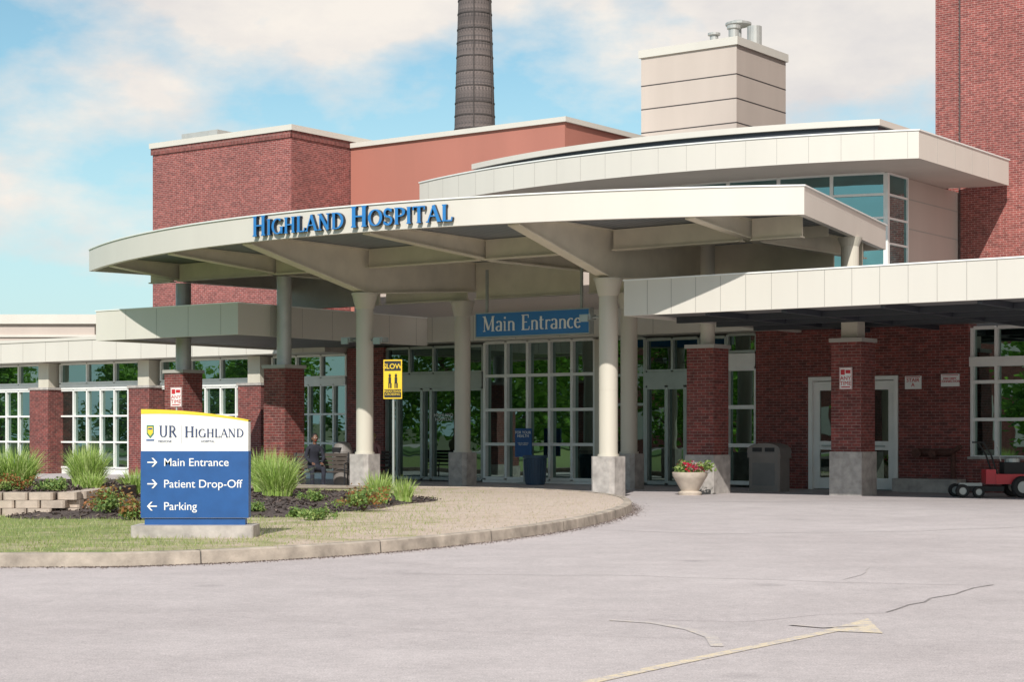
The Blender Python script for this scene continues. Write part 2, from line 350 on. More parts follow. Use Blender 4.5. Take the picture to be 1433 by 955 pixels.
def inpoly(x,y,P):
    c=False;j=len(P)-1
    for i in range(len(P)):
        if (P[i][1]>y)!=(P[j][1]>y) and x<(P[j][0]-P[i][0])*(y-P[i][1])/(P[j][1]-P[i][1])+P[i][0]: c=not c
        j=i
    return c
BC=(-5.4,33.2); BRX,BRY,BH=3.6,6.4,.18
def bed_r(a): return 1+.05*math.sin(3*a+1)+.06*math.sin(5*a)+.03*math.sin(11*a)
def bed_h(x,y):
    if x<-7.0 and 28.3<y<37: return .475
    dx,dy=(x-BC[0])/BRX,(y-BC[1])/BRY; r=math.hypot(dx,dy)/bed_r(math.atan2(dy,dx))
    return .137+BH*(1-r**2.2) if r<1 else .135
mb=MB(); nr,na=12,90
def bp(i,j):
    a=2*math.pi*j/na; r=i/nr*bed_r(a); x=BC[0]+BRX*r*math.cos(a); y=BC[1]+BRY*r*math.sin(a)
    return (x,y,.137+BH*(1-(i/nr)**2.2)+(random.random()*.02 if 0<i<nr else 0))
G=[[bp(i,j) for j in range(na)] for i in range(nr+1)]
for i in range(nr):
    for j in range(na):
        k=(j+1)%na
        if i==0: mb.face([G[0][0],G[1][j],G[1][k]])
        else: mb.face([G[i][j],G[i+1][j],G[i+1][k],G[i][k]])
TP=[(-14,28.35),(-7.15,28.35),(-6.95,29.2),(-6.9,31),(-6.9,37),(-14,37)]
mb.prism(TP,.10,.475,0)
mb.obj('planting_bed',['mulch'])

def tri_cloud(name,verts,nper,mat,parent=None):
    n=len(verts)//nper; me=bpy.data.meshes.new(name)
    me.from_pydata(verts,[],[tuple(range(i*nper,(i+1)*nper)) for i in range(n)]); me.materials.append(M[mat])
    o=bpy.data.objects.new(name,me); COL.objects.link(o)
    if parent: o.parent=parent
    return o
tri_cloud('gutter_grit',V,3,'chips')
V=[];VS=[]
cnt=0
while cnt<30000:
    x=random.uniform(-9.5,2.3); y=random.uniform(19.2,42)
    if random.random()>(24/y)**1.2: continue
    if not inpoly(x,y,K): continue
    if bed_h(x,y)>.136: continue
    ki=min(math.dist((x,y),q) for q in K[8:100:2]); 
    if ki<.2: continue
    cnt+=1
    pn=.5+.5*math.sin(x*1.3+.7*y)*math.cos(y*.9-x*.5)
    st=random.random()<min(1,max(.10,(x+5.0)/4.5+.35*(pn-.5))) or (ki<.9 and random.random()<.6)
    if st and random.random()<.72: continue
    h=random.uniform(.02,.07)*(.6 if st else 1); a=random.uniform(0,6.3); w=.005; lx,ly=random.uniform(-.04,.04),random.uniform(-.03,.03)
    (VS if st else V).extend([(x-w*math.cos(a),y-w*math.sin(a),.133),(x+w*math.cos(a),y+w*math.sin(a),.133),(x+lx,y+ly,.135+h)])
tri_cloud('lawn_grass',V,3,'lgrass'); tri_cloud('dry_grass',VS,3,'straw')
V=[]
for i in range(9000):
    if i%3: a=random.uniform(0,6.283); r=math.sqrt(random.random()); x=BC[0]+BRX*1.02*r*math.cos(a)*bed_r(a); y=BC[1]+BRY*1.02*r*math.sin(a)*bed_r(a)
    else: x=random.uniform(-11.5,-7.05); y=random.uniform(28.45,33)
    z=bed_h(x,y)+.02; p=Vector((x,y,z)); d=Vector((random.gauss(0,1),random.gauss(0,1),random.gauss(0,.4))).normalized()*random.uniform(.015,.045); e=d.cross(Vector((random.random(),random.random(),1))).normalized()*.012
    V+=[tuple(p-d-e),tuple(p+d-e),tuple(p+d+e),tuple(p-d+e)]
tri_cloud('mulch_chips',V,4,'chips')

def strip(mb,pts,w,z,mat,jit=0,sub=1):
    P=[]
    for a,b in zip(pts,pts[1:]):
        n=max(1,int(math.dist(a,b)/sub))
        for i in range(n): P.append((a[0]+(b[0]-a[0])*i/n+random.gauss(0,jit),a[1]+(b[1]-a[1])*i/n+random.gauss(0,jit)))
    P.append(pts[-1])
    A=offset(P,w/2);B=offset(P,-w/2)
    for i in range(len(P)-1): mb.face([(*B[i],z),(*B[i+1],z),(*A[i+1],z),(*A[i],z)],mat)
mb=MB()
def g(px,py): D=3625/(py-605); return ((px-716)*D/2500,D)
strip(mb,[g(820,957),g(1000,918),g(1190,879)],.10,.004,0)
mb.face([(2.26,12.98,.005),(2.66,12.82,.005),(2.76,13.85,.005)],0)
strip(mb,[g(855,869),g(915,873),g(965,882),g(995,893),g(1003,906)],.09,.004,1)
strip(mb,[g(1105,876),g(1150,880),g(1200,878)],.06,.009,1)
mb.obj('road_marking',['ypaint','ypaint2'])
mb=MB()
strip(mb,[g(1383,820),g(1330,833),g(1290,843),g(1240,858)],.022,.004,0,.03,.3)
strip(mb,[g(1240,858),g(1150,861),g(1040,872),g(905,868)],.010,.004,1,.03,.3)
strip(mb,[g(1383,820),g(1250,818),g(1080,812),g(850,806),g(560,803)],.016,.004,1,.04,.4)
strip(mb,[g(640,885),g(860,892),g(1100,899)],.006,.004,1,.03,.3)
strip(mb,[g(1218,795),g(1205,806),g(1180,812)],.012,.004,1,.02,.3)
strip(mb,[g(640,700),g(760,702),g(900,704),g(1433,700)],.05,.004,1,.03,1)
strip(mb,[g(830,742),g(1000,748),g(1250,745),g(1433,738)],.03,.004,1,.05,.6)
strip(mb,[g(0,850),g(300,862),g(640,885)],.006,.004,1,.03,.3)
mb.obj('pavement_crack',['crack','crack2'])

mb=MB()
for row in range(3):
    x=-14.0+(row%2)*.2
    while x<-7.35:
        y=27.98+.03*row; w=.4
        mb.cbox(x+.195,y+.15,.188,.15+random.uniform(-.015,.015),.13+row*.125,.13+row*.125+.118,0,.03); x+=w
    for k in range(6):
        mb.cbox(-6.98+.06*(k>0)-.02*row,28.35+k*.4+(row%2)*.1,.15,.188,.13+row*.125,.13+row*.125+.118,0,.03)
mb.obj('retaining_wall',['block'])
mb=MB(); mb.box(-1.7,1.7,-.16,.16,.10,.17,0); mb.box(-1.73,1.73,-.19,.19,.17,.21,0)
mb.obj('low_concrete_wall',[plain('weathered_concrete',(.24,.20,.17),.9,.25,4,bmp=.4)],loc=(-4.4,41.0,0),rot=-.06)

def blades(name,loc,n,h,spread,mat='ograss',w=.013):
    V=[]
    for i in range(n):
        a=random.uniform(0,6.283); r0=random.random()**.5*spread*.45; hh=h*random.uniform(.5,1.1); out=spread*random.uniform(.05,1.0)*(1.2-.4*hh/h)
        b=a+random.gauss(0,.5); P=[]
        for k in range(5):
            q=k/4; P.append(Vector((r0*math.cos(a)+out*q**1.8*math.cos(b),r0*math.sin(a)+out*q**1.8*math.sin(b),hh*(q-.22*q**3*out/spread*1.5))))
        s=Vector((-math.sin(b),math.cos(b),0)) if random.random()<.5 else Vector((1,0,0))
        for k in range(4):
            w0=w*(1-k/4.2);w1=w*(1-(k+1)/4.2); V+=[tuple(P[k]-s*w0),tuple(P[k]+s*w0),tuple(P[k+1]+s*w1),tuple(P[k+1]-s*w1)]
    me=bpy.data.meshes.new(name); nq=len(V)//4
    me.from_pydata(V,[],[tuple(range(4*i,4*i+4)) for i in range(nq)]); me.materials.append(M[mat])
    bm=bmesh.new(); bm.from_mesh(me); bmesh.ops.remove_doubles(bm,verts=bm.verts,dist=.00005); bm.to_mesh(me); bm.free()
    o=bpy.data.objects.new(name,me); COL.objects.link(o); o.location=loc; return o
for (x,y,h,s,n) in [(-4.2,32,.84,.55,750),(-4.6,33.5,.86,.5,500),(-8.75,31.5,.78,.6,700),(-9.3,31,.72,.5,500),(-7.5,31.6,.80,.5,700),(-7.9,33,.75,.45,400),(-2.4,32,.62,.36,420),(-2.0,33,.5,.3,220),(-10.3,33,.8,.5,450),(-6.95,33.0,.55,.4,350),(-7.15,30.4,.35,.35,250)]:
    blades('ornamental_grass',(x,y,bed_h(x,y)-.02),n,h,s)
def shrub(name,loc,rx,h,n,mat,sz=.03):
    V=[]
    cl=[(random.gauss(0,rx*.42),random.gauss(0,rx*.42),random.uniform(.3,.95)*h) for _ in range(14)]
    for i in range(n):
        c=random.choice(cl); p=Vector((c[0]+random.gauss(0,rx*.17),c[1]+random.gauss(0,rx*.17),max(.01,c[2]*random.uniform(.5,1.05)+random.gauss(0,.03))))
        d=Vector((random.gauss(0,1),random.gauss(0,1),random.gauss(0,.8))).normalized(); e=d.cross(Vector((random.gauss(0,1),random.gauss(0,1),random.gauss(0,1)))).normalized(); s=sz*random.uniform(.6,1.3)
        V+=[tuple(p-d*s),tuple(p+e*s*.5),tuple(p+d*s),tuple(p-e*s*.5)]
    o=tri_cloud(name,V,4,mat); o.location=loc; return o
def redshrub(loc,rx,h):
    e=empty('red_leaved_shrub',loc); a=shrub('leaves',(0,0,0),rx,h*.85,800,'shrub'); b=shrub('red_tips',(0,0,.03),rx,h,480,'redleaf'); a.parent=e;b.parent=e
    s=MB()
    for k in range(9):
        an=k*.7; s.tube([(0,0,0),(rx*.3*math.cos(an),rx*.3*math.sin(an),h*.4),(rx*.5*math.cos(an),rx*.5*math.sin(an),h*.75)],[.01,.007,.004],5)
    s.obj('stems',['bark'],e)
redshrub((-2.45,29.5,.14),.42,.44); redshrub((-6.3,27.9,.16),.36,.46); redshrub((-5.6,26.6,.14),.2,.34); redshrub((-8.2,29.4,.45),.3,.3); redshrub((-6.0,31.5,.3),.3,.3)
for (x,y,r,h) in [(-2.9,26.6,.28,.2),(-4.1,28.2,.25,.16),(-6.6,33.5,.5,.42),(-3.3,27.6,.2,.12),(-4.5,25.6,.2,.15),(-9.4,29.5,.35,.3),(-5.3,30.5,.4,.2),(-10.4,29.3,.35,.28),(-7.5,29.2,.3,.25),(-5.4,34.5,.4,.3),(-3.4,31.0,.25,.2)]:
    shrub('green_shrub',(x,y,bed_h(x,y)-.01),r,h,700,'shrub')

# ---------------------------------------------------------------- hospital building
HB=bframe('hospital_building')
FR=MB();GLS=MB()
def wgrid(u0,u1,zs,nc,w,fm=0,gm=0,fw=.07,dp=.10,us=None):
    us=us or [u0+(u1-u0)*i/nc for i in range(nc+1)]
    for x in us: FR.box(x-fw/2,x+fw/2,w-dp,w+.02,zs[0],zs[-1],fm)
    for z in zs:
        for a,b in zip(us,us[1:]): FR.box(a+fw/2,b-fw/2,w-dp+.004,w+.018,z-fw/2,z+fw/2,fm)
    for a,b in zip(us,us[1:]):
        for c,d in zip(zs,zs[1:]):
            j=[random.uniform(-.005,.005) for _ in range(3)]
            GLS.face([(a,w+j[0],c),(b,w+j[1],c),(b,w+j[1]+j[2],d),(a,w+j[0]+j[2],d)],gm)
W9=9.0
W=MB() # 0 brick 1 fascia 2 cream 3 conc 4 roof 5 joint 6 tan
pil=[-33.2,-28.1,-23.1,-18.0,-12.9]
edges=[-38]+pil+[-8.9]
for a,b in zip(edges,edges[1:]):
    a2=a+.45;b2=b-.45
    wgrid(a2,b2,[3.15,3.82],3,W9); FR.box(a2,b2,W9-.12,W9+.02,2.93,3.11,0)
    wgrid(a2,b2,[.22,1.1,2.0,2.9],6,W9,fw=.06); FR.box(a2,b2,W9-.06,W9+.02,.0,.18,0)
for p in pil:
    W.box(p-.5,p+.5,8.35,9.05,.0,2.92,0); W.box(p-.54,p+.54,8.31,9.05,2.92,3.0,3); W.box(p-.27,p+.27,8.55,9.05,3.0,3.85,2)
W.box(-9.2,-7.75,8.8,9.3,0,4.0,0)
wgrid(-7.75,-4.1,[3.2,3.95],4,W9,1,1)
FR.box(-7.75,-4.1,8.86,9.02,2.75,3.16,1)
wgrid(-7.75,-4.1,[.08,2.70],0,W9,1,1,.09,.12,us=[-7.75,-7.3,-6.35,-6.0,-5.05,-4.1])
wgrid(-4.0,-.2,[.12,1.1,2.08,3.06,4.02],5,W9,0,0,.085,.14)
FR.box(-4.05,-.15,8.84,9.02,0,.07,0)
W.box(-.15,.35,8.8,9.3,0,4.0,2)
wgrid(.35,1.4,[.12,2.2,3.0,4.0],1,W9,1,1)
wgrid(1.45,3.9,[3.1,3.95],3,W9,1,1); FR.box(1.45,3.9,8.86,9.02,2.7,3.06,1)
wgrid(1.45,3.9,[.08,2.65],0,W9,1,1,.1,.12,us=[1.45,2.1,2.68,3.3,3.9])
wgrid(3.95,4.8,[.12,1.1,2.1,3.1],1,W9,0,0,.1,.12); FR.box(3.95,4.8,8.85,9.02,3.15,3.5,0); wgrid(3.95,4.8,[3.55,4.0],1,W9,1,1)
W.box(4.85,6.35,8.8,9.3,0,4.1,0); W.box(6.35,8.8,8.8,9.3,2.85,4.1,0); W.box(8.8,10.6,8.8,9.3,0,4.1,0)
FR.box(6.36,6.47,8.78,9.1,0,2.84,0);FR.box(8.68,8.79,8.78,9.1,0,2.84,0);FR.box(6.47,8.68,8.78,9.1,2.74,2.84,0);FR.box(7.53,7.62,8.80,9.1,0,2.74,0)
for a,b in ((6.47,7.53),(7.62,8.68)):
    for c,d in ((a,a+.17),(b-.17,b)): FR.box(c,d,8.86,8.93,.02,2.72,0)
    for c,d in ((.02,.3),(1.0,1.22),(2.5,2.72)): FR.box(a+.17,b-.17,8.863,8.928,c,d,0)
    GLS.face([(a+.17,8.9,.3),(b-.17,8.9,.3),(b-.17,8.9,2.5),(a+.17,8.9,2.5)],1)
    FR.box(a+.25,b-.25,8.80,8.83,1.08,1.12,1)
wgrid(10.65,13.6,[.85,1.75,2.65,3.2,3.95],0,W9,0,0,.08,.12,us=[10.65,11.25,12.0,12.8,13.6]); FR.box(10.6,13.65,8.83,9.02,3.02,3.25,0)
W.box(10.6,20,8.75,9.3,0,.8,0); W.box(10.6,20,8.72,9.3,.8,.86,3); W.box(13.65,20,8.8,9.3,.86,4.1,0)
W.box(8.9,10.55,8.2,8.78,0,.32,3)
W.box(-40,-9.3,7.9,9.4,3.87,4.62,1); W.box(-40,-9.3,7.87,7.9,4.56,4.66,1)
W.box(-9.3,6.2,8.2,9.4,4.05,4.78,1)
W.box(-8.6,5.4,8.45,8.6,4.78,6.18,6)
W.box(-40,20,9.4,40,4.05,4.60,4)
W.box(-40,20,9.3,9.4,0,4.04,4)
for i in range(26): W.box(-39+i*1.2,-38.985+i*1.2,7.896,7.9,3.88,4.55,5)
for i in range(11): W.box(-8.4+i*1.5,-8.385+i*1.5,8.196,8.2,4.06,4.77,5)
CB=MB()
def lowcanopy(u0,u1,w0,w1,z0,z1,fu=1.2):
    th=.12
    CB.box(u0,u1,w0,w0+th,z0,z1,0); CB.box(u1-th,u1,w0+th,w1,z0,z1,0); CB.box(u0,u0+th,w0+th,w1,z0,z1,0)
    CB.box(u0-.02,u1+.02,w0-.02,w0+.14,z1,z1+.03,4)
    CB.box(u1-.14,u1+.02,w0+.14,w1,z1,z1+.03,4)
    CB.box(u0+th,u1-th,w0+th,w1,z0+.06,z1-.1,1)
    x=u0+fu
    while x<u1-.1: CB.box(x-.006,x+.006,w0-.004,w0,z0+.01,z1-.01,2); x+=fu
    y=w0+fu
    while y<w1: CB.box(u1,u1+.004,y-.006,y+.006,z0+.01,z1-.01,2); y+=fu
lowcanopy(-11.0,-5.58,.5,8.2,3.95,4.75)
lowcanopy(6.05,20,.6,8.78,3.98,4.74,.6)
for y in (2.4,4.2,6.0): CB.box(6.3,19.8,y,y+.12,3.9,4.036,3)
for x in (8.0,9.8,12.0,14.0): CB.box(x,x+.1,.75,8.7,3.92,4.034,3)
CB.obj('side_canopies',['fascia','soffitdk','joint','dark','white'],HB)
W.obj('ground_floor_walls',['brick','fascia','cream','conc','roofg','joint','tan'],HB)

U=MB()
U.box(-23.5,-16.4,14,17.1,4.6,12.1,0); U.box(-23.5,-16.4,17.1,26,4.6,12.1,0)
U.box(-23.6,-16.3,13.9,26.1,12.1,12.3,3); U.box(-23.56,-16.36,13.95,14.0,11.86,12.1,9); U.box(-16.4,-16.36,13.95,26,11.86,12.1,9)
U.box(-16.35,-6.84,17.1,34,4.6,11.85,1); U.box(-16.3,-6.74,17.0,34.1,11.85,12.02,3)
U.box(-23.0,-20.9,15,16.8,12.3,12.5,7); U.box(-22.9,-21,14.9,16.6,12.5,12.72,6)
U.box(-9.4,-5.25,26,29.9,4.6,15.8,2); U.box(-9.48,-5.17,25.92,29.98,15.8,16.1,3)
for z in (12.0,12.9,13.8,14.7): U.box(-9.404,-5.246,25.996,29.904,z,z+.045,7)
U.lathe(-6.2,27.5,[(.2,16.1),(.2,16.75),(.26,16.78),(.26,16.9)],16,6); U.lathe(-5.75,28.3,[(.28,16.1),(.28,16.95)],16,6)
U.lathe(-7.0,27.4,[(.16,16.1),(.16,16.6),(.24,16.62),(.24,16.7)],16,6)
U.lathe(-6.5,28.4,[(.12,16.1),(.12,17.0),(.5,17.12),(.5,17.2),(.2,17.3)],16,6)
U.box(3.95,4.83,22.6,23.4,4.6,30,8); U.box(4.83,24,22.4,36,4.6,30,8); U.box(3.95,4.83,23.4,36,4.6,30,8)
U.box(4.84,4.88,22.395,22.4,4.6,30,7)
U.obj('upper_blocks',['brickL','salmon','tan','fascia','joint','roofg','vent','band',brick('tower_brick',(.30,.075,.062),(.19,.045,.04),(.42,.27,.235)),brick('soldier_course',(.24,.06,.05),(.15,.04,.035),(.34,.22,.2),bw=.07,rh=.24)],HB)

def arcpts(cu,half,wc,sag,n=40):
    R=(half*half+sag*sag)/(2*sag); a=math.asin(half/R)
    return [(cu+R*math.sin(-a+2*a*i/n),wc+(R-sag)-R*math.cos(-a+2*a*i/n)) for i in range(n+1)]
def slab(mb,front,back,z0,z1,ms,mt,mbm):
    P=front+back; n=len(front)
    for i in range(len(P)):
        a,b=P[i],P[(i+1)%len(P)]; mb.face([(*a,z0),(*b,z0),(*b,z1),(*a,z1)],ms)
    bl,br=back[-1],back[0]
    for i in range(n-1):
        q0=i/(n-1);q1=(i+1)/(n-1)
        c0=(bl[0]+(br[0]-bl[0])*q0,bl[1]+(br[1]-bl[1])*q0);c1=(bl[0]+(br[0]-bl[0])*q1,bl[1]+(br[1]-bl[1])*q1)
        mb.face([(*front[i],z1),(*front[i+1],z1),(*c1,z1),(*c0,z1)],mt)
        mb.face([(*c0,z0),(*c1,z0),(*front[i+1],z0),(*front[i],z0)],mbm)
def arcjoints(mb,pts,z0,z1,mat,every=1.25,q=.006):
    acc=0
    for a,b in zip(pts,pts[1:]):
        l=math.dist(a,b); acc+=l
        if acc>every:
            acc=0; dx,dy=(b[0]-a[0])/l,(b[1]-a[1])/l; nx,ny=dy*.004,-dx*.004
            mb.face([(a[0]-dx*q+nx,a[1]-dy*q+ny,z0),(a[0]+dx*q+nx,a[1]+dy*q+ny,z0),(a[0]+dx*q+nx,a[1]+dy*q+ny,z1),(a[0]-dx*q+nx,a[1]-dy*q+ny,z1)],mat)
R=MB()
f1=arcpts(-2.37,9.03,15,1.8,60); slab(R,f1,[(6.66,21.9),(-11.4,17.0)],9.15,9.93,0,5,1)
f1b=arcpts(-2.37,9.06,14.98,1.81,60); slab(R,f1b,[(6.69,21.95),(-11.43,17.0)],9.93,9.97,4,5,4)
arcjoints(R,f1,9.17,9.91,2,.8)
for y in (16.3,17.6,18.9,20.2): R.box(6.66,6.664,y,y+.012,9.17,9.91,2)
f2=arcpts(-2.55,7.4,16.25,1.35,40); slab(R,f2,[(4.9,21.5),(-9.9,17.05)],9.97,10.42,3,5,5)
f2b=arcpts(-2.55,7.5,16.15,1.37,40); slab(R,f2b,[(5.0,21.6),(-10.0,17.0)],10.42,10.60,0,5,0)
f3=arcpts(-2.37,7.15,17.0,1.2,9)
zs=[4.7,5.5,6.3,7.05,7.8,8.5,9.13]
for i in range(9):
    a,b=f3[i],f3[i+1]; dx,dy=b[0]-a[0],b[1]-a[1]; l=math.hypot(dx,dy);dx/=l;dy/=l;nx,ny=dy,-dx
    def pt(s,d,z): return (a[0]+dx*s+nx*d,a[1]+dy*s+ny*d,z)
    for c,d in zip(zs,zs[1:]): GLS.face([pt(0,0,c),pt(l,0,c),pt(l,0,d),pt(0,0,d)],2)
    R.prism([pt(-.05,.08,0)[:2],pt(.05,.08,0)[:2],pt(.05,-.02,0)[:2],pt(-.05,-.02,0)[:2]],4.7,9.14,4)
    for z in zs:
        P=[pt(.05,.075,0)[:2],pt(l-.05,.075,0)[:2],pt(l-.05,-.02,0)[:2],pt(.05,-.02,0)[:2]]; R.prism(P,z-.035,z+.035,4)
R.box(4.70,4.84,16.95,17.09,4.7,9.14,4)
R.box(4.6,4.78,18.45,22.5,4.6,9.14,1)
for z in (5.6,6.6,7.6,8.5): R.box(4.78,4.785,18.46,22.4,z,z+.035,2)
for c,d in zip(zs,zs[1:]): GLS.face([(4.78,17.05,c),(4.78,18.45,c),(4.78,18.45,d),(4.78,17.05,d)],2)
for z in zs: R.box(4.76,4.83,17.09,18.40,z-.03,z+.03,4)
R.box(4.76,4.84,18.40,18.46,4.7,9.14,4)
R.box(-9.4,-9.2,17.0,17.3,4.7,9.14,1)
R.obj('clerestory_and_curved_roof',['fascia','tan','joint','dark','white','roofg'],HB)
FR.obj('window_and_door_frames',['white','alum'],HB); GLS.obj('window_panes',['glass','glassdk','glassup'],HB)
v=MB(); v.tube([(-4.9,11.5,4.6),(-4.9,11.5,8.0),(-4.93,11.5,8.25),(-5.05,11.5,8.42)],.13,12); v.obj('roof_vent_pipe',['fascia'],HB,smooth=True)

# ---------------------------------------------------------------- main entrance canopy
CN=bframe('entrance_canopy')
C=MB()
fo=arcpts(0,10.7,0,2.9,72); slab(C,fo,[(9.1,7.4),(7.0,8.4),(-8.6,8.4),(-9.1,7.4)],6.22,6.37,0,3,3)
A_,B_=fo,arcpts(0,10.52,.05,2.81,72)
for i in range(len(A_)-1):
    a,b,c,d=A_[i],A_[i+1],B_[i],B_[i+1]
    C.face([(*a,5.80),(*b,5.80),(*b,6.22),(*a,6.22)],0); C.face([(*d,5.80),(*c,5.80),(*c,6.22),(*d,6.22)],0); C.face([(*c,5.80),(*d,5.80),(*b,5.80),(*a,5.80)],0)
def wallseg(mb,a,b,t_,z0,z1,mat):
    dx,dy=b[0]-a[0],b[1]-a[1];l=math.hypot(dx,dy);nx,ny=-dy/l*t_,dx/l*t_
    mb.prism([a,b,(b[0]+nx,b[1]+ny),(a[0]+nx,a[1]+ny)],z0,z1,mat)
wallseg(C,(10.7,0),(9.1,7.4),.14,5.80,6.219,0); wallseg(C,(9.1,7.4),(-9.1,7.4),.14,5.80,6.219,0); wallseg(C,(-9.1,7.4),(-10.7,0),.14,5.80,6.219,0)
C2=MB(); slab(C2,arcpts(0,10.52,.05,2.81,72),[(8.95,7.25),(-8.95,7.25)],6.02,6.2,0,0,0)
C2.obj('soffit',['soffit'],CN)
cap=arcpts(0,10.73,-.01,2.92,72); slab(C,cap,[(9.13,7.43),(-9.13,7.43)],6.37,6.40,4,3,4)
def front_w(u): R_=(10.7**2+2.9**2)/5.8; return R_-2.9-math.sqrt(R_*R_-u*u)
def ibeam_w(u,w0,w1,zt,d0,d1,dm=None,wm=None,bw=.22):
    prof=[(w0,d0)]+([(wm,dm)] if wm is not None else [])+[(w1,d1)]
    for (a,da),(b,db) in zip(prof,prof[1:]):
        def hexa(x0,x1,ta,tb,ba,bb):
            P=[(x0,a,ba),(x1,a,ba),(x1,a,ta),(x0,a,ta)];Q=[(x0,b,bb),(x1,b,bb),(x1,b,tb),(x0,b,tb)]
            C.face(P,2);C.face(list(reversed(Q)),2)
            for i in range(4): j=(i+1)%4; C.face([P[j],P[i],Q[i],Q[j]],2)
        hexa(u-.02,u+.02,zt,zt,zt-da+.03,zt-db+.03)
        hexa(u-bw/2,u+bw/2,zt-da+.03,zt-db+.03,zt-da,zt-db)
        hexa(u-bw/2,u+bw/2,zt,zt,zt-.03,zt-.03)
ZT=6.01
for u in (-8.9,-5.3,1.5,8.6): ibeam_w(u,front_w(u)+.16,7.2,ZT,.24,.42,.48,2.0)
for u in (-2.17,5.06): ibeam_w(u,front_w(u)+.16,7.2,ZT,.24,.7,1.12,1.5,.3)
def girder(w,z0,z1,u0,u1,bw=.2):
    C.box(u0,u1,w-.02,w+.02,z0+.03,z1,2); C.box(u0,u1,w-bw/2,w+bw/2,z0,z0+.03,2)
for a,b in ((-9.9,-9.03),(-8.77,-5.42),(-5.18,-2.32),(-2.02,1.38),(1.62,4.91),(5.21,8.48),(8.72,9.9)):
    girder(1.5,5.52,6.0,a,b); girder(5.9,5.0,6.0,max(a,-8.9),min(b,9.2))
    C.box(max(a,-9.5),min(b,9.5),3.5,3.54,5.75,6.0,2)
C.obj('roof_and_beams',['fascia','soffit','beam','roofg','white'],CN)
P=MB()
def col(u,w,ztop,base=.9,r=.215,flare=True):
    P.cbox(u,w,.31,.31,0,base,1,.09)
    P.lathe(u,w,[(r,base),(r,ztop-.35)]+([(r+.02,ztop-.33),(r+.10,ztop)] if flare else [(r,ztop)]),28,0)
    P.lathe(u,w,[(r+.03,base),(r+.03,base+.05)],28,0)
    P.lathe(u,w,[(r+.12,ztop),(r+.12,ztop+.05)],28,0)
    for z in (2.4,3.6): P.lathe(u,w,[(r+.003,z),(r+.003,z+.015)],28,0)
col(-2.17,1.5,4.86); col(5.06,1.5,4.86); col(-2.5,5.9,4.93); col(2.75,6.0,4.93)
P.obj('round_columns',['cream','conc'],CN,smooth=True)
Q=MB()
def pier(u,w,h,base,half,post=5.5,pr=.2,mat=2,square=False):
    Q.cbox(u,w,half+.03,half+.03,0,base,1); Q.cbox(u,w,half,half,base,h,0); Q.cbox(u,w,half+.04,half+.04,h,h+.09,3)
    if square: Q.cbox(u,w,.2,.2,h+.09,4.02,2)
    else: Q.lathe(u,w,[(pr,h+.09),(pr,post)],24,mat)
pier(-8.95,1.8,3.05,.35,.36,5.5,.21,4); pier(-5.2,1.8,3.10,.35,.37,5.5,.19,4); pier(5.84,4.6,3.42,.91,.36,5.95,.17)
pier(9.2,5.4,3.5,1.0,.37,4.0,.2,2,True); Q.lathe(9.55,4.5,[(.2,4.76),(.2,5.6),(.28,5.8)],24,2)
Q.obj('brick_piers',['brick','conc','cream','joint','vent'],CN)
Lt=MB(); R_=(10.7**2+2.9**2)/5.8; cw=R_-2.9
s=[]; big,sm=.45,.355
for i,ch in enumerate("HIGHLAND HOSPITAL"): s.append((ch,big if i in(0,9) else sm))
tw=twidth(s); x0=-1.72; sc=5.42/tw
def fm(x,y,d):
    th_=math.asin(x0/R_)+x*sc/R_*1.03; rr=R_+.02+d
    return (rr*math.sin(th_),cw-rr*math.cos(th_),5.90+y*1.0)
serif_text(Lt,s,fm,.08,bold=.015)
HL=bframe('highland_hospital_lettering'); Lt.obj('letters',['letter','letterside'],HL)

E=bframe('main_entrance_sign'); 
DU=.36
m=MB(); m.box(-1.9+DU,1.68+DU,5.25,5.42,3.96,4.56,0)
for a in ((-1.92,1.70,5.23,5.44,3.93,3.96),(-1.92,1.70,5.23,5.44,4.56,4.59),(-1.92,-1.9,5.23,5.44,3.96,4.56),(1.68,1.70,5.23,5.44,3.96,4.56)): m.box(a[0]+DU,a[1]+DU,*a[2:],1)
for u in (-1.6,1.4): m.box(u-.03+DU,u+.03+DU,5.3,5.36,4.59,5.72,1)
m.obj('panel',['signblue2','alum'],E)
m=MB(); s=[(c,.40) for c in "Main Entrance"]; w_=twidth(s); q=3.15/w_
serif_text(m,s,lambda x,y,d:(-1.69+DU+x*q,5.247-d,4.09+y),.006,0,None); m.obj('letters',['signwhite'],E)

# ---------------------------------------------------------------- chimney
m=MB(); prof=[]; 
def rad(z): return 1.38-.030*(z-21.5)
z=0
while z<44: prof.append((rad(z),z)); z+=2
m.lathe(0,0,prof,32,0)
z=1.0
while z<43: m.lathe(0,0,[(rad(z)+.03,z),(rad(z)+.03,z+.09)],32,1); z+=random.uniform(.85,1.1)
m.lathe(0,0,[(rad(43)+.2,42.6),(rad(43)+.35,43.2),(rad(43)+.35,44.2)],32,0)
for k in range(3):
    a=-1.6+k*1.1; m.tube([(rad(0)*1.02*math.cos(a),rad(0)*1.02*math.sin(a),0),((rad(43)+.05)*math.cos(a),(rad(43)+.05)*math.sin(a),43)],.04,5,1)
m.obj('brick_smokestack',['stack','band'],loc=(-2.5,120,0))
m=MB(); m.box(-70,-22.2,95,115,0,7.2,0); m.box(-70,-22.0,94.8,115,7.2,7.7,1); m.box(-70,-22.1,94.9,115,6.5,6.62,1); m.obj('distant_tan_building',['tan','fascia'])
m=MB(); m.box(-60,30,-90,-75,0,9,0)
for i in range(20):
    for z in (1.2,5): m.box(-58+i*4.3,-55.6+i*4.3,-75,-74.9,z,z+2.2,1)
bb=bframe('brick_office_building'); m.obj('walls_and_windows',['brickL','white'],bb)

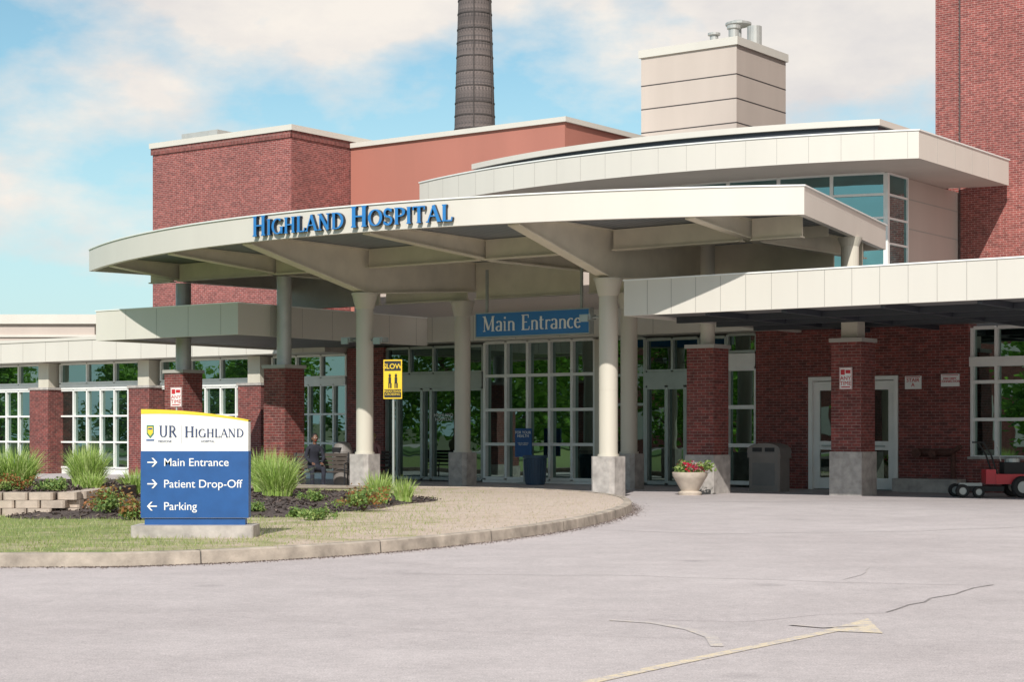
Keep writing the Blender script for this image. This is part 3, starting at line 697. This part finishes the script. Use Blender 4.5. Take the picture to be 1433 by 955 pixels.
# ---------------------------------------------------------------- trees (seen in the glazing)
def tree_mesh(seed,h):
    random.seed(seed); m=MB(); m.tube([(0,0,0),(.1,0,h*.25),(.05,.1,h*.5),(0,0,h*.85)],[.28,.22,.14,.04],8)
    cl=[]
    for k in range(9):
        a=k*2.4+random.random(); z0=h*random.uniform(.12,.6); L=h*random.uniform(.22,.38); e=(L*math.cos(a),L*math.sin(a),z0+L*.5)
        m.tube([(0,0,z0),(e[0]*.5,e[1]*.5,z0+L*.2),e],[.1,.06,.02],6)
    for k in range(110):
        a=random.uniform(0,6.283);zz=random.uniform(.12,1.0);r=h*.40*math.sqrt(max(.05,1-((zz-.45)/.58)**2))*random.uniform(.4,1)
        cl.append((r*math.cos(a),r*math.sin(a),zz*h))
    for c in cl:
        for i in range(50):
            p=Vector(c)+Vector((random.gauss(0,.5),random.gauss(0,.5),random.gauss(0,.4))); d=Vector((random.gauss(0,1),random.gauss(0,1),random.gauss(0,.6))).normalized();e=d.cross(Vector((random.gauss(0,1),random.gauss(0,1),1))).normalized(); s_=random.uniform(.14,.27)
            m.face([p-d*s_,p+e*s_*.6,p+d*s_,p-e*s_*.6],1)
    return m
tm=[tree_mesh(3,8).obj('deciduous_tree',['bark','leaf']),tree_mesh(5,9.5).obj('deciduous_tree',['bark','leaf'])]
spots=[(-12,-38),(-27,-42),(-37,-38),(-47,-43),(-60,-37),(-73,-42),(-86,-36),(-100,-42),(-20,-35),(-54,-35),(-4,-44),(-32,-36),(-67,-34)]
for i,(u,w) in enumerate(spots):
    if i<2: o=tm[i]
    else: o=bpy.data.objects.new('deciduous_tree',tm[i%2].data); COL.objects.link(o)
    o.location=uw(u,w); o.rotation_euler=(0,0,i*1.3); k=.75+.12*(i%4); o.scale=(k*1.1,k*1.1,k)
random.seed(11)

# ---------------------------------------------------------------- monument sign
MS=empty('hospital_direction_sign',(-3.97,22.4,.135),.0)
m=MB(); m.cbox(0,.05,.76,.3,0,.15,1,.02)
hw=.67
def topz(x): q=(x+hw)/(2*hw); return 1.60-.135*q**2.0
NN=16; xs=[-hw+2*hw*i/NN for i in range(NN+1)]
def slabp(y0,y1,zb,zt,mat):
    for a,b in zip(xs,xs[1:]):
        m.face([(a,y0,zb(a)),(b,y0,zb(b)),(b,y0,zt(b)),(a,y0,zt(a))],mat); m.face([(b,y1,zb(b)),(a,y1,zb(a)),(a,y1,zt(a)),(b,y1,zt(b))],mat)
        m.face([(a,y0,zt(a)),(b,y0,zt(b)),(b,y1,zt(b)),(a,y1,zt(a))],mat)
    a=xs[0];m.face([(a,y1,zb(a)),(a,y0,zb(a)),(a,y0,zt(a)),(a,y1,zt(a))],mat); a=xs[-1];m.face([(a,y0,zb(a)),(a,y1,zb(a)),(a,y1,zt(a)),(a,y0,zt(a))],mat)
slabp(-.05,.15,lambda x:.235,lambda x:topz(x)-.004,0)
slabp(-.054,.154,lambda x:topz(x)-.060+.042*((x+hw)/(2*hw)),topz,3)
m.box(-hw-.004,hw+.004,-.056,.156,.24,1.075,2); m.box(-hw+.04,hw-.04,-.03,.13,.15,.24,2)
m.obj('panel',['signwhite','conc','signblue','yellow'],MS)
def arrow(m,x,z,dirn,mat):
    m.box(x-.06,x+.06,-.063,-.056,z-.008,z+.008,mat)
    tx=x+.065*dirn
    for sgn in (-1,1):
        m.face([(tx,-.0645,z),(tx-dirn*.05,-.0645,z+sgn*.055),(tx-dirn*.072,-.0645,z+sgn*.055),(tx-dirn*.024,-.0645,z)],mat)
a_=MB()
for z,d in ((.935,1),(.665,1),(.385,-1)): arrow(a_,-.53,z,d,0)
a_.obj('arrows',['signwhite'],MS)
for z,b in ((.888,'Main Entrance'),(.618,'Patient Drop-Off'),(.338,'Parking')):
    text(b,.142,(-.39,-.058,z),'signwhite',MS,bold=.0004)
m=MB(); mp=lambda x0,z0,sx=1:(lambda x,y,d:(x0+x*sx,-.053-d,z0+y))
serif_text(m,[('U',.145),('R',.145)],mp(-.45,1.25,.9),.003,0,None)
s=[('H',.135)]+[(c,.105) for c in "IGHLAND"]; w_=twidth(s); serif_text(m,s,mp(-.13,1.25,.745/w_),.003,0,None)
m.box(-.17,-.167,-.056,-.052,1.17,1.40,0)
sh=[(-.60,1.40),(-.60,1.29),(-.555,1.235),(-.51,1.29),(-.51,1.40)]; m.face([(x,-.055,z) for x,z in sh],1); m.face([(x*.7-.1665,-.0565,z*.7+.40) for x,z in sh],2)
m.box(-.605,-.505,-.056,-.052,1.205,1.222,3); m.box(-.58,-.53,-.059,-.057,1.345,1.365,3)
m.obj('logo',['navy','green','yellow','signblue'],MS)
text('MEDICINE',.038,(-.46,-.054,1.185),'navy',MS); text('HOSPITAL',.038,(.08,-.054,1.185),'navy',MS)

# ---------------------------------------------------------------- small signs
def place(name,px,D,z=0,rot=BA): return empty(name,((px-716)*D/2500,D,z),rot)
e=place('pedestrian_crossing_sign',550,41.5,0,-.25)
m=MB(); m.tube([(0,0,0),(0,0,3.1)],.03,8,2); m.cbox(0,-.04,.225,.012,2.22,3.13,0,.0); m.cbox(0,-.054,.2,.002,2.87,3.1,1)
m.cbox(0,-.054,.205,.002,2.25,2.44,1)
for x in (-.07,.08):
    m.lathe(x,-.056,[(.02,2.73),(.032,2.76),(.02,2.8)],8,1); m.box(x-.032,x+.032,-.06,-.052,2.58,2.72,1); m.box(x-.035,x-.008,-.06,-.052,2.47,2.6,1); m.box(x+.008,x+.045,-.06,-.052,2.47,2.585,1)
m.obj('panel_and_pole',['yellow','black','alum'],e); text('SLOW',.165,(0,-.058,2.92),'yellow',e,align='CENTER',bold=.002)
text('PEDESTRIAN\nCROSSING',.075,(0,-.058,2.37),'yellow',e,align='CENTER')
def anytime(e,pole=0):
    m=MB(); m.cbox(0,0,.155,.01,0,.5,0,0)
    for a in ((-.145,.145,.005,.012),(-.145,.145,.486,.493)): m.box(a[0],a[1],-.014,-.01,a[2],a[3],1)
    m.box(-.145,-.138,-.014,-.01,.012,.486,1); m.box(.138,.145,-.014,-.01,.012,.486,1)
    m.box(-.12,-.02,-.014,-.01,.33,.45,1); m.box(.0,.12,-.014,-.01,.36,.44,1); m.box(-.11,.11,-.014,-.01,.04,.065,1)
    m.obj('plate',['signwhite','red'],e); text('ANY\nTIME',.13,(0,-.016,.21),'red',e,align='CENTER',bold=.0)
    if pole: p=MB(); p.tube([(0,.03,-pole),(0,.03,.45)],.025,6); p.obj('pole',['vent'],e)
anytime(place('no_parking_sign',246,46.0,2.1,-.3),2.1)
anytime(empty('no_parking_sign',uw(9.22,4.98,2.42),BA))
def wallsign(u,z,w,h,txt,sz):
    e=empty('wall_sign',uw(u,8.77,z),BA); m=MB(); m.box(-w/2,w/2,-.015,.02,0,h,0); m.box(-w/2+.02,w/2-.02,-.018,-.015,h-.035,h-.02,1); m.obj('plate',['signwhite','red'],e); text(txt,sz,(0,-.02,h*.55),'red',e,align='CENTER',bold=.001)
wallsign(9.2,2.5,.42,.32,'STAIR\nA',.13); wallsign(10.15,2.55,.46,.3,'FIRE DEPT\nCONNECTION',.075)
e=empty('health_notice_sign',uw(-2.2,8.3,0),BA); m=MB(); m.box(-.28,.28,-.02,.02,.75,1.55,0); m.tube([(0,.03,0),(0,.03,1.5)],.03,8,1); m.lathe(0,.03,[(.22,0),(.22,.03),(.05,.05)],16,1)
m.obj('panel',['signblue','alum','signwhite'],e); text('FOR YOUR\nHEALTH',.11,(0,-.025,1.40),'signwhite',e,align='CENTER',bold=.001); text('THIS IS A SMOKE\nFREE CAMPUS',.05,(0,-.025,1.12),'signwhite',e,align='CENTER')
e=empty('door_lettering',uw(-5.5,8.86,0),BA); text('HIGHLAND\nHOSPITAL',.14,(0,0,1.9),'signwhite',e,align='CENTER')

def flood(u,w,z,s=1):
    e=empty('floodlight',uw(u,w,z),BA); m=MB(); m.tube([(0,0,0),(.22*s,0,.0)],.025,6,0); m.prism([(.2*s,-.12),(.5*s,-.12),(.5*s,.12),(.2*s,.12)],-.05,.07,0); m.prism([(.24*s,-.17),(.46*s,-.17),(.46*s,-.12),(.24*s,-.12)],-.1,.05,0); m.obj('housing',['alum'],e)
flood(-2.35,1.5,3.75,-1);flood(-2.0,1.5,3.72,1);flood(4.85,1.5,4.05,-1)

e=place('litter_bin',479,46.2); m=MB(); m.lathe(0,0,[(.20,0),(.235,.05),(.245,.85),(.26,.86),(.26,.95),(.24,1.0),(.2,1.14),(.1,1.2)],24,0); m.box(-.13,.13,-.262,-.15,.93,1.05,1); m.obj('bin_body',['grey','black'],e)
e=empty('litter_bin',uw(-1.3,7.6),BA); m=MB(); m.lathe(0,0,[(.25,0),(.27,.05),(.31,.72),(.34,.73),(.34,.80),(.31,.81),(.30,.74),(.28,.7)],24,0)
for k in range(24): a=k*2*math.pi/24; m.tube([(.275*math.cos(a),.275*math.sin(a),.08),(.315*math.cos(a),.315*math.sin(a),.7)],.012,4,0)
m.obj('bin_body',['binblue'],e)
e=place('dome_top_waste_bin',1076,43.5); m=MB(); 
m.prism([(-.42,-.25),(-.38,-.3),(.38,-.3),(.42,-.25),(.42,.25),(.38,.3),(-.38,.3),(-.42,.25)],.0,.82,0)
m.prism([(-.45,-.28),(-.41,-.33),(.41,-.33),(.45,-.28),(.45,.28),(.41,.33),(-.41,.33),(-.45,.28)],.82,.94,0)
A=[(.45*math.cos(math.pi*i/12),.94+.24*abs(math.sin(math.pi*i/12))**.6) for i in range(13)]
m.face([(x,-.3,z) for x,z in reversed(A)],0); m.face([(x,.3,z) for x,z in A],0)
for a,b in zip(A,A[1:]): m.face([(a[0],-.3,a[1]),(b[0],-.3,b[1]),(b[0],.3,b[1]),(a[0],.3,a[1])],0)
m.box(-.3,-.04,-.305,-.2,.97,1.07,1); m.box(.04,.3,-.305,-.2,.97,1.07,1); m.box(-.3,.3,-.306,-.29,.15,.7,2)
m.obj('bin_body',['grey','black',plain('grey_panel',(.15,.145,.14),.6,.1)],e)
e=place('flower_planter',965,41.0); m=MB(); m.lathe(0,0,[(.26,0),(.28,.06),(.20,.10),(.22,.13),(.36,.38),(.40,.44),(.41,.52),(.38,.53),(.35,.49),(.001,.48)],28,0); 
m.obj('pot',['pot'],e,smooth=True)
o=shrub('foliage',(0,0,.45),.36,.34,1100,'shrub',.045); o.parent=e; o=shrub('flowers',(0,0,.5),.38,.33,260,'flower',.045); o.parent=e

e=empty('fire_department_connection',uw(9.75,8.7,0),BA); m=MB(); m.lathe(0,0,[(.02,.8),(.17,.81),(.17,.82)],16,0)
m.tube([(-.35,0,.95),(.5,0,.95)],.09,12); m.tube([(-.35,.1,.95),(-.35,-.22,.93)],[.1,.12],12); m.tube([(.05,.1,.95),(.05,-.22,.93)],[.08,.1],12); m.tube([(.5,0,0),(.5,0,1.0)],.06,10); m.tube([(.5,-.2,.95),(.8,-.25,1.1)],.06,10)
m.obj('pipes',['rust'],e,smooth=True)

e=place('red_mower',1392,39.6,0,.0); m=MB()
def wheel(x,y,r,w,mt=1):
    pr=[(r*.55,-w/2),(r*.9,-w/2),(r,-w*.3),(r,w*.3),(r*.9,w/2),(r*.55,w/2)]; n=20
    for (r0,y0),(r1,y1) in zip(pr,pr[1:]):
        for i in range(n):
            a,b=2*math.pi*i/n,2*math.pi*(i+1)/n
            m.face([(x+r0*math.cos(a),y+y0,r+r0*math.sin(a)),(x+r0*math.cos(b),y+y0,r+r0*math.sin(b)),(x+r1*math.cos(b),y+y1,r+r1*math.sin(b)),(x+r1*math.cos(a),y+y1,r+r1*math.sin(a))],mt)
    for yy in (-w*.35,w*.35):
        m.face([(x+r*.56*math.cos(2*math.pi*i/n),y+yy,r+r*.56*math.sin(2*math.pi*i/n)) for i in range(n)],2)
wheel(-.8,-.3,.15,.12);wheel(-.8,.35,.15,.12);wheel(-.45,-.32,.13,.1);wheel(.5,-.38,.24,.2);wheel(.5,.38,.24,.2)
m.prism([(-.75,-.3),(.1,-.36),(.1,.36),(-.75,.3)],.14,.25,1); m.box(-.8,-.3,-.05,.05,.25,.32,2)
m.prism([(-.05,-.28),(.75,-.32),(.75,.32),(-.05,.28)],.3,.52,0); m.prism([(.15,-.2),(.6,-.2),(.6,.2),(.15,.2)],.52,.78,1); m.lathe(.38,0,[(.17,.78),(.17,.86),(.1,.9)],14,2)
m.prism([(-.25,-.2),(-.05,-.26),(-.05,.26),(-.25,.2)],.3,.62,0)
for y in (-.22,.22): m.tube([(.0,y,.5),(-.15,y,.95),(-.32,y,1.22),(-.45,y,1.22)],.02,7,1)
m.tube([(-.32,-.24,1.22),(-.32,.24,1.22)],.02,7,1); m.tube([(.1,-.1,.8),(.02,-.1,1.12)],.012,6,2)
m.obj('mower_body',['red','rubber','alum','vent'],e)

# ---------------------------------------------------------------- people on benches
def bench(e):
    m=MB()
    for i in range(5): m.box(-.75,.75,-.2+i*.09,-.13+i*.09,.42,.45,0)
    for i in range(4): m.box(-.75,.75,.27+i*.015,.295+i*.015,.52+i*.1,.6+i*.1,0)
    for x in (-.68,.68):
        m.tube([(x,-.18,0),(x,-.18,.42)],.02,6,1); m.tube([(x,.22,0),(x,.22,.42),(x,.33,.92)],.02,6,1); m.tube([(x,-.18,.41),(x,.24,.41)],.02,6,1); m.tube([(x,-.2,.42),(x,-.2,.64),(x,.28,.66)],.018,6,1)
    m.obj('bench',['wood','black'],e)
def skin(name,nodes,edges,mat,parent,root,sub=2):
    me=bpy.data.meshes.new(name); me.from_pydata([n[:3] for n in nodes],edges,[])
    o=bpy.data.objects.new(name,me); COL.objects.link(o); o.parent=parent; md=o.modifiers.new('skin','SKIN')
    for i,n in enumerate(nodes): me.skin_vertices[0].data[i].radius=(n[3],n[4] if len(n)>4 else n[3]); me.skin_vertices[0].data[i].use_root=(i==root)
    md.use_smooth_shade=True; sb=o.modifiers.new('sub','SUBSURF'); sb.levels=sub; sb.render_levels=sub; me.materials.append(M[mat]); return o
def person(e,cl,sk,hr,lean=0):
    nd=[(0,.05,.56,.15,.13),(0,.06,.74,.135,.10),(0,.03+lean*.4,.93,.16,.11),(0,.0+lean,1.08,.09,.07),(0,-.01+lean,1.15,.05,.05)]
    ed=[(0,1),(1,2),(2,3),(3,4)]
    for sx in (-1,1):
        i=len(nd); nd+=[(sx*.17,.01+lean,1.04,.06,.06),(sx*.235,-.03+lean,.80,.048,.048),(sx*.13,-.27+lean*.4,.67,.03,.03)]; ed+=[(3,i),(i,i+1),(i+1,i+2)]
        i=len(nd); nd+=[(sx*.095,-.02,.53,.095,.085),(sx*.15,-.42,.53,.068,.068),(sx*.14,-.40,.12,.045,.045),(sx*.15,-.56,.05,.04,.03)]; ed+=[(0,i),(i,i+1),(i+1,i+2),(i+2,i+3)]
        h=(sx*.12,-.29+lean*.4,.665)
        hn=[(*h,.022,.022),(h[0]-sx*.01,h[1]-.055,h[2]-.015,.034,.018)];he=[(0,1)]
        for f in range(4):
            fx=h[0]-sx*.01+(f-1.5)*.02; L=[.05,.06,.055,.042][f]; j=len(hn)
            hn+=[(fx,h[1]-.075,h[2]-.015,.009),(fx,h[1]-.075-L*.6,h[2]-.03,.0085),(fx,h[1]-.075-L*.8,h[2]-.055,.007)];he+=[(1,j),(j,j+1),(j+1,j+2)]
        j=len(hn);hn+=[(h[0]-sx*.04,h[1]-.03,h[2]-.01,.011),(h[0]-sx*.055,h[1]-.06,h[2]-.02,.009)];he+=[(0,j),(j,j+1)]
        skin('hand',hn,he,sk,e,0,1)
    skin('body',nd,ed,cl,e,0)
    cz=1.29; cy=-.035+lean
    def ball(nm,c,sc,mat):
        bm=bmesh.new(); bmesh.ops.create_uvsphere(bm,u_segments=20,v_segments=14,radius=1)
        for v_ in bm.verts:
            x,y,z=v_.co; 
            if nm=='head':
                if z<0: x*=1-.25*(-z); y=y*(1-.12*(-z))
                if y<-.8 and abs(x)<.25 and -.35<z<.1: y-=.22
            v_.co=(c[0]+x*sc[0],c[1]+y*sc[1],c[2]+z*sc[2])
        me=bpy.data.meshes.new(nm); bm.to_mesh(me); bm.free(); me.materials.append(M[mat]); me.polygons.foreach_set('use_smooth',[True]*len(me.polygons)); o=bpy.data.objects.new(nm,me); COL.objects.link(o); o.parent=e
    ball('head',(0,cy,cz),(.075,.093,.115),sk); ball('hair',(0,cy+.02,cz+.03),(.085,.095,.105),hr)
    for sx in (-1,1): ball('ear',(sx*.078,cy+.0,cz-.01),(.012,.022,.032),sk); ball('eye',(sx*.03,cy-.084,cz+.005),(.012,.008,.008),'signwhite'); ball('pupil',(sx*.03,cy-.091,cz+.005),(.005,.004,.005),'black')
    ball('mouth',(0,cy-.082,cz-.06),(.025,.008,.007),'red')
    m=MB(); m.tube([(0,.0+lean,1.1),(0,-.02+lean,1.2)],[.05,.048],10); m.obj('neck',[sk],e,smooth=True)
e=place('park_bench',447,45.6,0,-.1); bench(e)
e=place('seated_person',439,45.5,0,.35); person(e,'cloth','skin','hair',-.05)
e=empty('park_bench',uw(-6.9,7.0),BA); bench(e)
e=empty('seated_woman',uw(-6.6,7.0),BA+.2); person(e,'cloth2','skin2','hair2',0)

# ---------------------------------------------------------------- light, sky, camera
SE=math.radians(39)
hx=.42*.807+.86*-.59; hy=.42*-.59+.86*-.807
sd=Vector((hx,hy,0)).normalized()*math.cos(SE)+Vector((0,0,math.sin(SE)))
sl=bpy.data.lights.new('sun','SUN'); sl.energy=4.8; sl.angle=math.radians(.5); sl.color=(1,.955,.89)
so=bpy.data.objects.new('sun',sl); COL.objects.link(so); so.rotation_euler=sd.to_track_quat('Z','Y').to_euler(); so.location=(0,-20,60)
Wd=bpy.data.worlds.new('World'); S.world=Wd; Wd.use_nodes=True; nt=Wd.node_tree; bg=nt.nodes['Background']
sky=N(nt,'ShaderNodeTexSky',sky_type='NISHITA'); sky.sun_disc=False; sky.sun_elevation=SE; sky.sun_rotation=math.atan2(sd.x,sd.y); sky.air_density=1.0; sky.dust_density=.3; sky.ozone_density=1.5
tc=N(nt,'ShaderNodeTexCoord'); mp_=N(nt,'ShaderNodeMapping'); mp_.inputs['Scale'].default_value=(1,1,2.0); mp_.inputs['Location'].default_value=(.35,0,.1)
nt.links.new(tc.outputs['Generated'],mp_.inputs[0])
sp=N(nt,'ShaderNodeSeparateXYZ'); nt.links.new(tc.outputs['Generated'],sp.inputs[0])
n=noise(nt,4.2,10,mp_.outputs[0],.55)
bx=N(nt,'ShaderNodeMath',operation='MULTIPLY_ADD'); nt.links.new(sp.outputs['X'],bx.inputs[0]); bx.inputs[1].default_value=.22; nt.links.new(n.outputs['Fac'],bx.inputs[2])
r=ramp(nt,bx.outputs[0],[(.43,0.0),(.55,1.0)])
n2=noise(nt,8,8,mp_.outputs[0],.6); r2=ramp(nt,n2.outputs['Fac'],[(.32,(6.7,6.5,6.5)),(.62,(8.6,8.05,7.4))])
skc=mixc(nt,1.0,sky.outputs[0],(1.0,1.22,1.10),'MULTIPLY')
rz=ramp(nt,sp.outputs['Z'],[(.0,1.0),(.20,0.0)])
skc=mixc(nt,rz.outputs['Color'],skc,(4.9,6.6,7.3))
c=mixc(nt,r.outputs['Color'],skc,r2.outputs['Color'])
nt.links.new(c,bg.inputs['Color']); bg.inputs['Strength'].default_value=.11
cam=bpy.data.cameras.new('camera'); co=bpy.data.objects.new('camera',cam); COL.objects.link(co); co.location=(0,0,1.45); co.rotation_euler=(math.pi/2,0,0)
cam.sensor_width=36; cam.lens=36*2500/1433; cam.shift_y=127.5/1433; cam.clip_end=3000; S.camera=co
S.view_settings.view_transform='Standard'; S.view_settings.look='None'; S.view_settings.exposure=0
